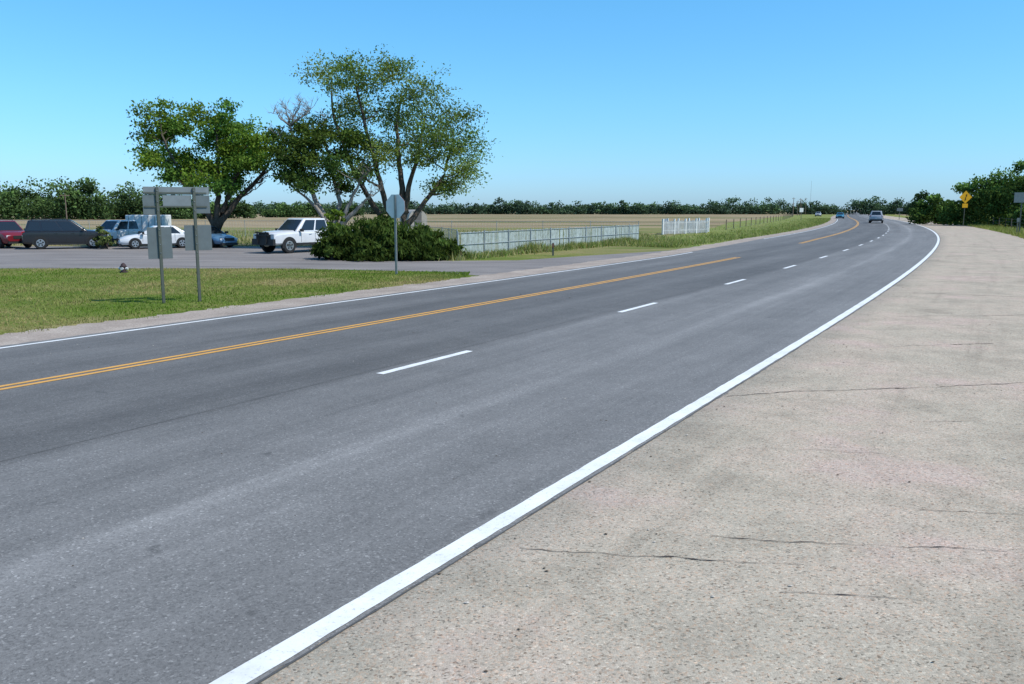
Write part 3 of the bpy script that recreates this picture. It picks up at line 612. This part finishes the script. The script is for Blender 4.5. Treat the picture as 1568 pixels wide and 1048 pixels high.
# ------------------------------------------------------------------ vehicles
M_glass=nmat('car_glass',.08,.6)[0]; M_glass.node_tree.nodes['Principled BSDF'].inputs['Base Color'].default_value=(.015,.02,.025,1)
M_tyre=plain('tyre',(.018,.018,.018),.85); M_rim=plain('rim',(.42,.42,.43),.3,.8); M_red=plain('tail_light',(.38,.012,.01),.25); M_hl=plain('head_light',(.55,.56,.56),.15); M_plate=plain('plate',(.5,.5,.5)); M_chrome=plain('chrome',(.6,.6,.6),.2,.9)
def paint(name,c):
    m,nt,b=nmat(name,.28,.5); b.inputs['Coat Weight'].default_value=.5
    f=noise(nt,N(nt,'ShaderNodeTexCoord').outputs['Object'],2,4); nt.links.new(ramp(nt,f,[(.3,tuple(x*.88 for x in c)),(.7,c)]),b.inputs['Base Color']); return m
def car(name,loc,hd,col,kind,s=1.0,guard=False):
    root=empty(name,(loc[0],loc[1],.006 if len(loc)<3 else loc[2]),math.atan2(hd[1],hd[0]),s)
    P=paint(name+'_paint',col)
    if kind=='suv':
        W=.94; wx=(-1.40,1.44); wr=.37
        st=[(-2.36,.50,.92,.78,1.0),(-2.30,.34,1.02,.88,1.08),(-1.9,.30,1.06,.93,1.12),(-.6,.28,1.05,.94,1.12),(.9,.28,1.04,.94,1.12),(1.15,.28,1.02,.93,1.12),(1.8,.30,.97,.91,1.06),(2.15,.32,.88,.86,.97),(2.34,.42,.74,.72,.80)]
        gh=dict(b=(-2.22,1.20,1.06,.86),t=(-1.98,.30,1.72,.66)); wins=[(.05,.25,.86),(.29,.59,.88),(.63,.90,.88)]; noz=.70
    elif kind=='sedan':
        W=.91; wx=(-1.38,1.44); wr=.33
        st=[(-2.36,.42,.80,.70,.86),(-2.28,.30,.92,.84,.98),(-1.75,.26,.94,.90,1.0),(-.6,.22,.90,.91,.96),(.9,.22,.86,.91,.94),(1.2,.23,.84,.90,.92),(1.8,.26,.74,.88,.84),(2.15,.26,.62,.84,.72),(2.36,.34,.50,.66,.54)]
        gh=dict(b=(-1.90,1.25,.92,.83),t=(-1.00,.15,1.44,.62)); wins=[(.16,.48,.86),(.52,.86,.88)]; noz=.56
    else:
        W=.99; wx=(-1.86,1.80); wr=.42
        st=[(-1.12,.46,1.14,.98,1.2),(-.9,.46,1.14,.99,1.2),(.9,.46,1.14,.99,1.24),(1.2,.46,1.13,.98,1.24),(2.2,.46,1.08,.97,1.19),(2.62,.46,1.02,.94,1.12),(2.74,.5,.92,.90,1.0)]
        gh=dict(b=(-1.10,1.30,1.16,.92),t=(-.98,.52,1.88,.72)); wins=[(.05,.44,.88),(.49,.90,.88)]; noz=.95
    ring=[]
    for (x,u,sh,w,tc) in st:
        mid=(u+sh)/2
        ring.append([(x,-w*.86,u),(x,-w*.98,u+.1),(x,-w,mid),(x,-w*.99,sh-.06),(x,-w*.93,sh+.0),(x,-w*.6,tc-.01),(x,0,tc),(x,w*.6,tc-.01),(x,w*.93,sh),(x,w*.99,sh-.06),(x,w,mid),(x,w*.98,u+.1),(x,w*.86,u)])
    n=13; v=[p for r in ring for p in r]; f=[]
    for j in range(len(ring)-1):
        for i in range(n): f.append((j*n+i,j*n+(i+1)%n,(j+1)*n+(i+1)%n,(j+1)*n+i))
    f.append(tuple(range(n))[::-1]); f.append(tuple(range((len(ring)-1)*n,len(ring)*n)))
    f=[q[::-1] for q in f]
    o=mesh_obj('body',v,f,P,root,True); o.data.polygons[-1].use_smooth=False; o.data.polygons[-2].use_smooth=False
    try: o.data.set_sharp_from_angle(angle=math.radians(38))
    except Exception: pass
    bx0,bx1,bz,wb=gh['b']; tx0,tx1,tz,wt=gh['t']
    g8=[Vector(q) for q in ((bx0,-wb,bz-.04),(bx1,-wb,bz-.04),(bx1,wb,bz-.04),(bx0,wb,bz-.04),(tx0,-wt,tz),(tx1,-wt,tz),(tx1,wt,tz),(tx0,wt,tz))]
    o=mesh_obj('cabin',g8,[(4,5,6,7),(0,1,5,4),(1,2,6,5),(2,3,7,6),(3,0,4,7),(0,3,2,1)],P,root); bevel(o,.07,4)
    for p in o.data.polygons: p.use_smooth=True
    G=MB()
    def pan(q,u0,u1,v0,v1,off=.01):
        a,b,c_,d=q; nrm=(b-a).cross(d-a).normalized()
        def pt(u,vv): return a.lerp(b,u).lerp(d.lerp(c_,u),vv)+nrm*off
        pts=[pt(u0,v0),pt(u1,v0),pt(u1,v1),pt(u0,v1)]
        G.add(pts+[p-nrm*.03 for p in pts],[(0,1,2,3),(0,4,5,1),(1,5,6,2),(2,6,7,3),(3,7,4,0)])
    for (u0,u1,vt) in wins:
        pan((g8[0],g8[1],g8[5],g8[4]),u0,u1,.14,vt); pan((g8[2],g8[3],g8[7],g8[6]),1-u1,1-u0,.14,vt)
    pan((g8[1],g8[2],g8[6],g8[5]),.07,.93,.08,.90); pan((g8[3],g8[0],g8[4],g8[7]),.12,.88,.2,.86)
    G.obj('windows',[M_glass],root)
    for x in wx:
        for sg in (-1,1):
            B=MB(); y0=sg*(W-.24); y1=sg*(W+.012)
            B.tube([(x,y0,wr),(x,y0,wr),(x,y1-sg*.03,wr),(x,y1,wr)],[wr*.8,wr,wr,wr*.92],28,0)
            B.tube([(x,y1-sg*.01,wr),(x,y1+sg*.006,wr)],[wr*.64,wr*.6],24,1)
            for k in range(5):
                a=k*6.283/5+.3; B.tube([(x+math.cos(a)*wr*.38,y1,wr+math.sin(a)*wr*.38),(x+math.cos(a)*wr*.38,y1+sg*.011,wr+math.sin(a)*wr*.38)],[.05,.05],8,0)
            B.obj('wheel',[M_tyre,M_rim],root)
            B=MB(); seg=16; rr=wr*1.16; ya=sg*(W+.003); v=[(x+rr*math.cos(math.pi*k/seg),ya,wr*.98+rr*math.sin(math.pi*k/seg)) for k in range(seg+1)]
            v+=[(x-rr*.98,ya,wr*.7),(x+rr*.98,ya,wr*.7)]; q=tuple(range(len(v)))
            B.add(v,[q[::-1] if sg>0 else q]); B.obj('wheel_arch',[M_black],root)
    xf=st[-1][0]; xr=st[0][0] if kind!='pickup' else -2.86
    B=MB()
    B.box((xf-.02,0,noz),(.08,W*.85,.20 if kind!='pickup' else .30),0)
    B.box((xf-.10,0,noz-.32),(.2,W*1.5,.16),0)
    B.box((xr+.06,0,.45 if kind!='pickup' else .58),(.14,W*1.7,.18),0 if kind!='pickup' else 3)
    for sg in (-1,1):
        B.box((wx[0]/2+wx[1]/2,sg*(W-.02),st[3][1]+.03),(wx[1]-wx[0]-wr*2.4,.06,.12),0)
        B.box((bx1-.30,sg*(W+.08),bz+.08),(.12,.2,.15),0)
        if kind=='pickup':
            B.box((xf-.10,sg*(W-.24),noz+.0),(.22,.28,.2),1); B.box((xr+.05,sg*(W-.12),1.0),(.12,.14,.32),2)
        elif kind=='suv':
            B.box((xf-.17,sg*(W-.30),noz+.06),(.24,.26,.13),1); B.box((xr+.10,sg*(W-.18),.96),(.16,.16,.22),2)
        else:
            B.box((xf-.18,sg*(W-.30),noz+.02),(.24,.28,.11),1); B.box((xr+.10,sg*(W-.30),.80),(.16,.28,.12),2)
        for hx in (-.55,.35): B.box((hx,sg*(W+.008),bz-.14),(.18,.02,.03),3)
        for hx in (-.95,.0,.98): B.box((hx,sg*(W+.0005),.72 if kind!='pickup' else .86),(.012,.006,.5),0)
    B.box((xr-.01,0,.66),(.04,.34,.16),4)
    B.obj('trim_and_lights',[M_black,M_hl,M_red,M_chrome if kind=='pickup' else P,M_plate],root)
    if kind=='pickup':
        B=MB()
        for sg in (-1,1): B.box((-1.99,sg*(W-.06),.86),(1.72,.12,.66),0)
        B.box((-2.83,0,.88),(.07,W*1.9,.60),0); B.box((-2.0,0,.6),(1.7,W*1.7,.1),0); o=B.obj('cargo_bed',[P],root); bevel(o,.03,2)
        if guard:
            B=MB(); B.box((xf+.02,0,.62),(.16,W*1.86,.34),0); B.box((xf+.0,0,.9),(.10,W*1.2,.26),0)
            for yy in (-.36,.36): B.box((xf+.14,yy,.86),(.05,.07,.66),0)
            for zz in (1.13,.98): B.tube([(xf+.12,-.6,zz),(xf+.14,.6,zz)],[.03,.03],8)
            B.obj('brush_guard',[M_black],root)
    if kind=='suv':
        B=MB()
        for sg in (-1,1): B.tube([(tx0+.15,sg*(wt-.07),tz-.01),(tx0+.25,sg*(wt-.07),tz+.05),(tx1-.3,sg*(wt-.07),tz+.05),(tx1-.15,sg*(wt-.07),tz-.01)],[.02]*4,6)
        B.obj('roof_rails',[M_black],root)
    return root
car('parked_suv',(-25.8,49.6),(.90,.43),(.012,.013,.016),'suv',.95)
car('parked_suv',(-30.2,50.8),(.8,-.6),(.16,.012,.018),'suv',.92)
car('parked_pickup_truck',(-24.4,53.2),(-.45,-.9),(.60,.61,.62),'pickup',.84)
car('parked_sedan',(-20.7,49.9),(-.86,-.5),(.62,.63,.64),'sedan',.90)
car('parked_sedan',(-18.4,51.4),(.85,-.5),(.08,.17,.28),'sedan',.87)
car('parked_pickup_truck',(-11.1,45.6),(-.6,-.8),(.62,.63,.64),'pickup',.94,True)
car('driving_suv',(62.4,147,.02),(.40,.92),(.36,.38,.41),'suv',1.18)
car('driving_sedan',(86.0,225,.02),(-.37,-.93),(.03,.16,.24),'sedan',1.1)
car('driving_sedan',(107,300,.02),(-.37,-.93),(.4,.4,.4),'sedan',1.1)
root=empty('cargo_trailer',(-23.8,56.2,0),math.radians(8)); o=MB(); o.box((0,0,1.26),(2.4,1.8,1.25)); q=o.obj('box',[M_wp],root); bevel(q,.05,3)
B=MB(); B.box((0,0,.58),(2.5,1.7,.1)); B.tube([(1.25,0,.55),(2.2,0,.5)],[.05,.05],6)
for sg in (-1,1): B.tube([(0,sg*.8,.3),(0,sg*.96,.3)],[.3,.3],18)
for k in range(6): B.box((-1.0+k*.4,-.903,1.25),(.02,.008,1.1))
B.obj('chassis_and_wheels',[M_black],root)

# ------------------------------------------------------------------ light, sky, camera
az=math.radians(112); el=math.radians(52)
d=Vector((math.sin(az)*math.cos(el),math.cos(az)*math.cos(el),math.sin(el)))
sun=bpy.data.lights.new('sun','SUN'); sun.energy=4.9; sun.angle=math.radians(.5); sun.color=(1,.955,.89)
so=bpy.data.objects.new('sun',sun); COL.objects.link(so); so.rotation_euler=d.to_track_quat('Z','Y').to_euler(); so.location=(0,0,50)
w=bpy.data.worlds.new('World'); scene.world=w; w.use_nodes=True; nt=w.node_tree
sk=nt.nodes.new('ShaderNodeTexSky'); sk.sky_type='NISHITA'; sk.sun_disc=False; sk.sun_elevation=el; sk.sun_rotation=az
sk.air_density=1.0; sk.dust_density=.5; sk.ozone_density=1.2; sk.altitude=300
tc=nt.nodes.new('ShaderNodeTexCoord'); sp=nt.nodes.new('ShaderNodeSeparateXYZ'); nt.links.new(tc.outputs['Generated'],sp.inputs[0])
tint=ramp(nt,sp.outputs[2],[(0,(.26,.41,.70)),(.05,(.275,.465,.70)),(.12,(.28,.525,.70)),(.23,(.27,.585,.74)),(1,(.31,.585,.74))])
vm=nt.nodes.new('ShaderNodeVectorMath'); vm.operation='MULTIPLY'; nt.links.new(sk.outputs[0],vm.inputs[0]); nt.links.new(tint,vm.inputs[1])
vm2=nt.nodes.new('ShaderNodeVectorMath'); vm2.operation='SCALE'; vm2.inputs['Scale'].default_value=1.8; nt.links.new(vm.outputs[0],vm2.inputs[0])
nt.links.new(vm2.outputs[0],nt.nodes['Background'].inputs[0]); nt.nodes['Background'].inputs[1].default_value=.148
cam=bpy.data.cameras.new('camera'); cam.sensor_width=36; cam.lens=29.85; cam.clip_end=20000; cam.clip_start=.05
co=bpy.data.objects.new('camera',cam); COL.objects.link(co); co.location=(0,0,2.2); co.rotation_euler=(math.radians(90-8.833),0,0)
scene.camera=co
scene.view_settings.view_transform='Standard'; scene.view_settings.look='None'; scene.view_settings.exposure=0
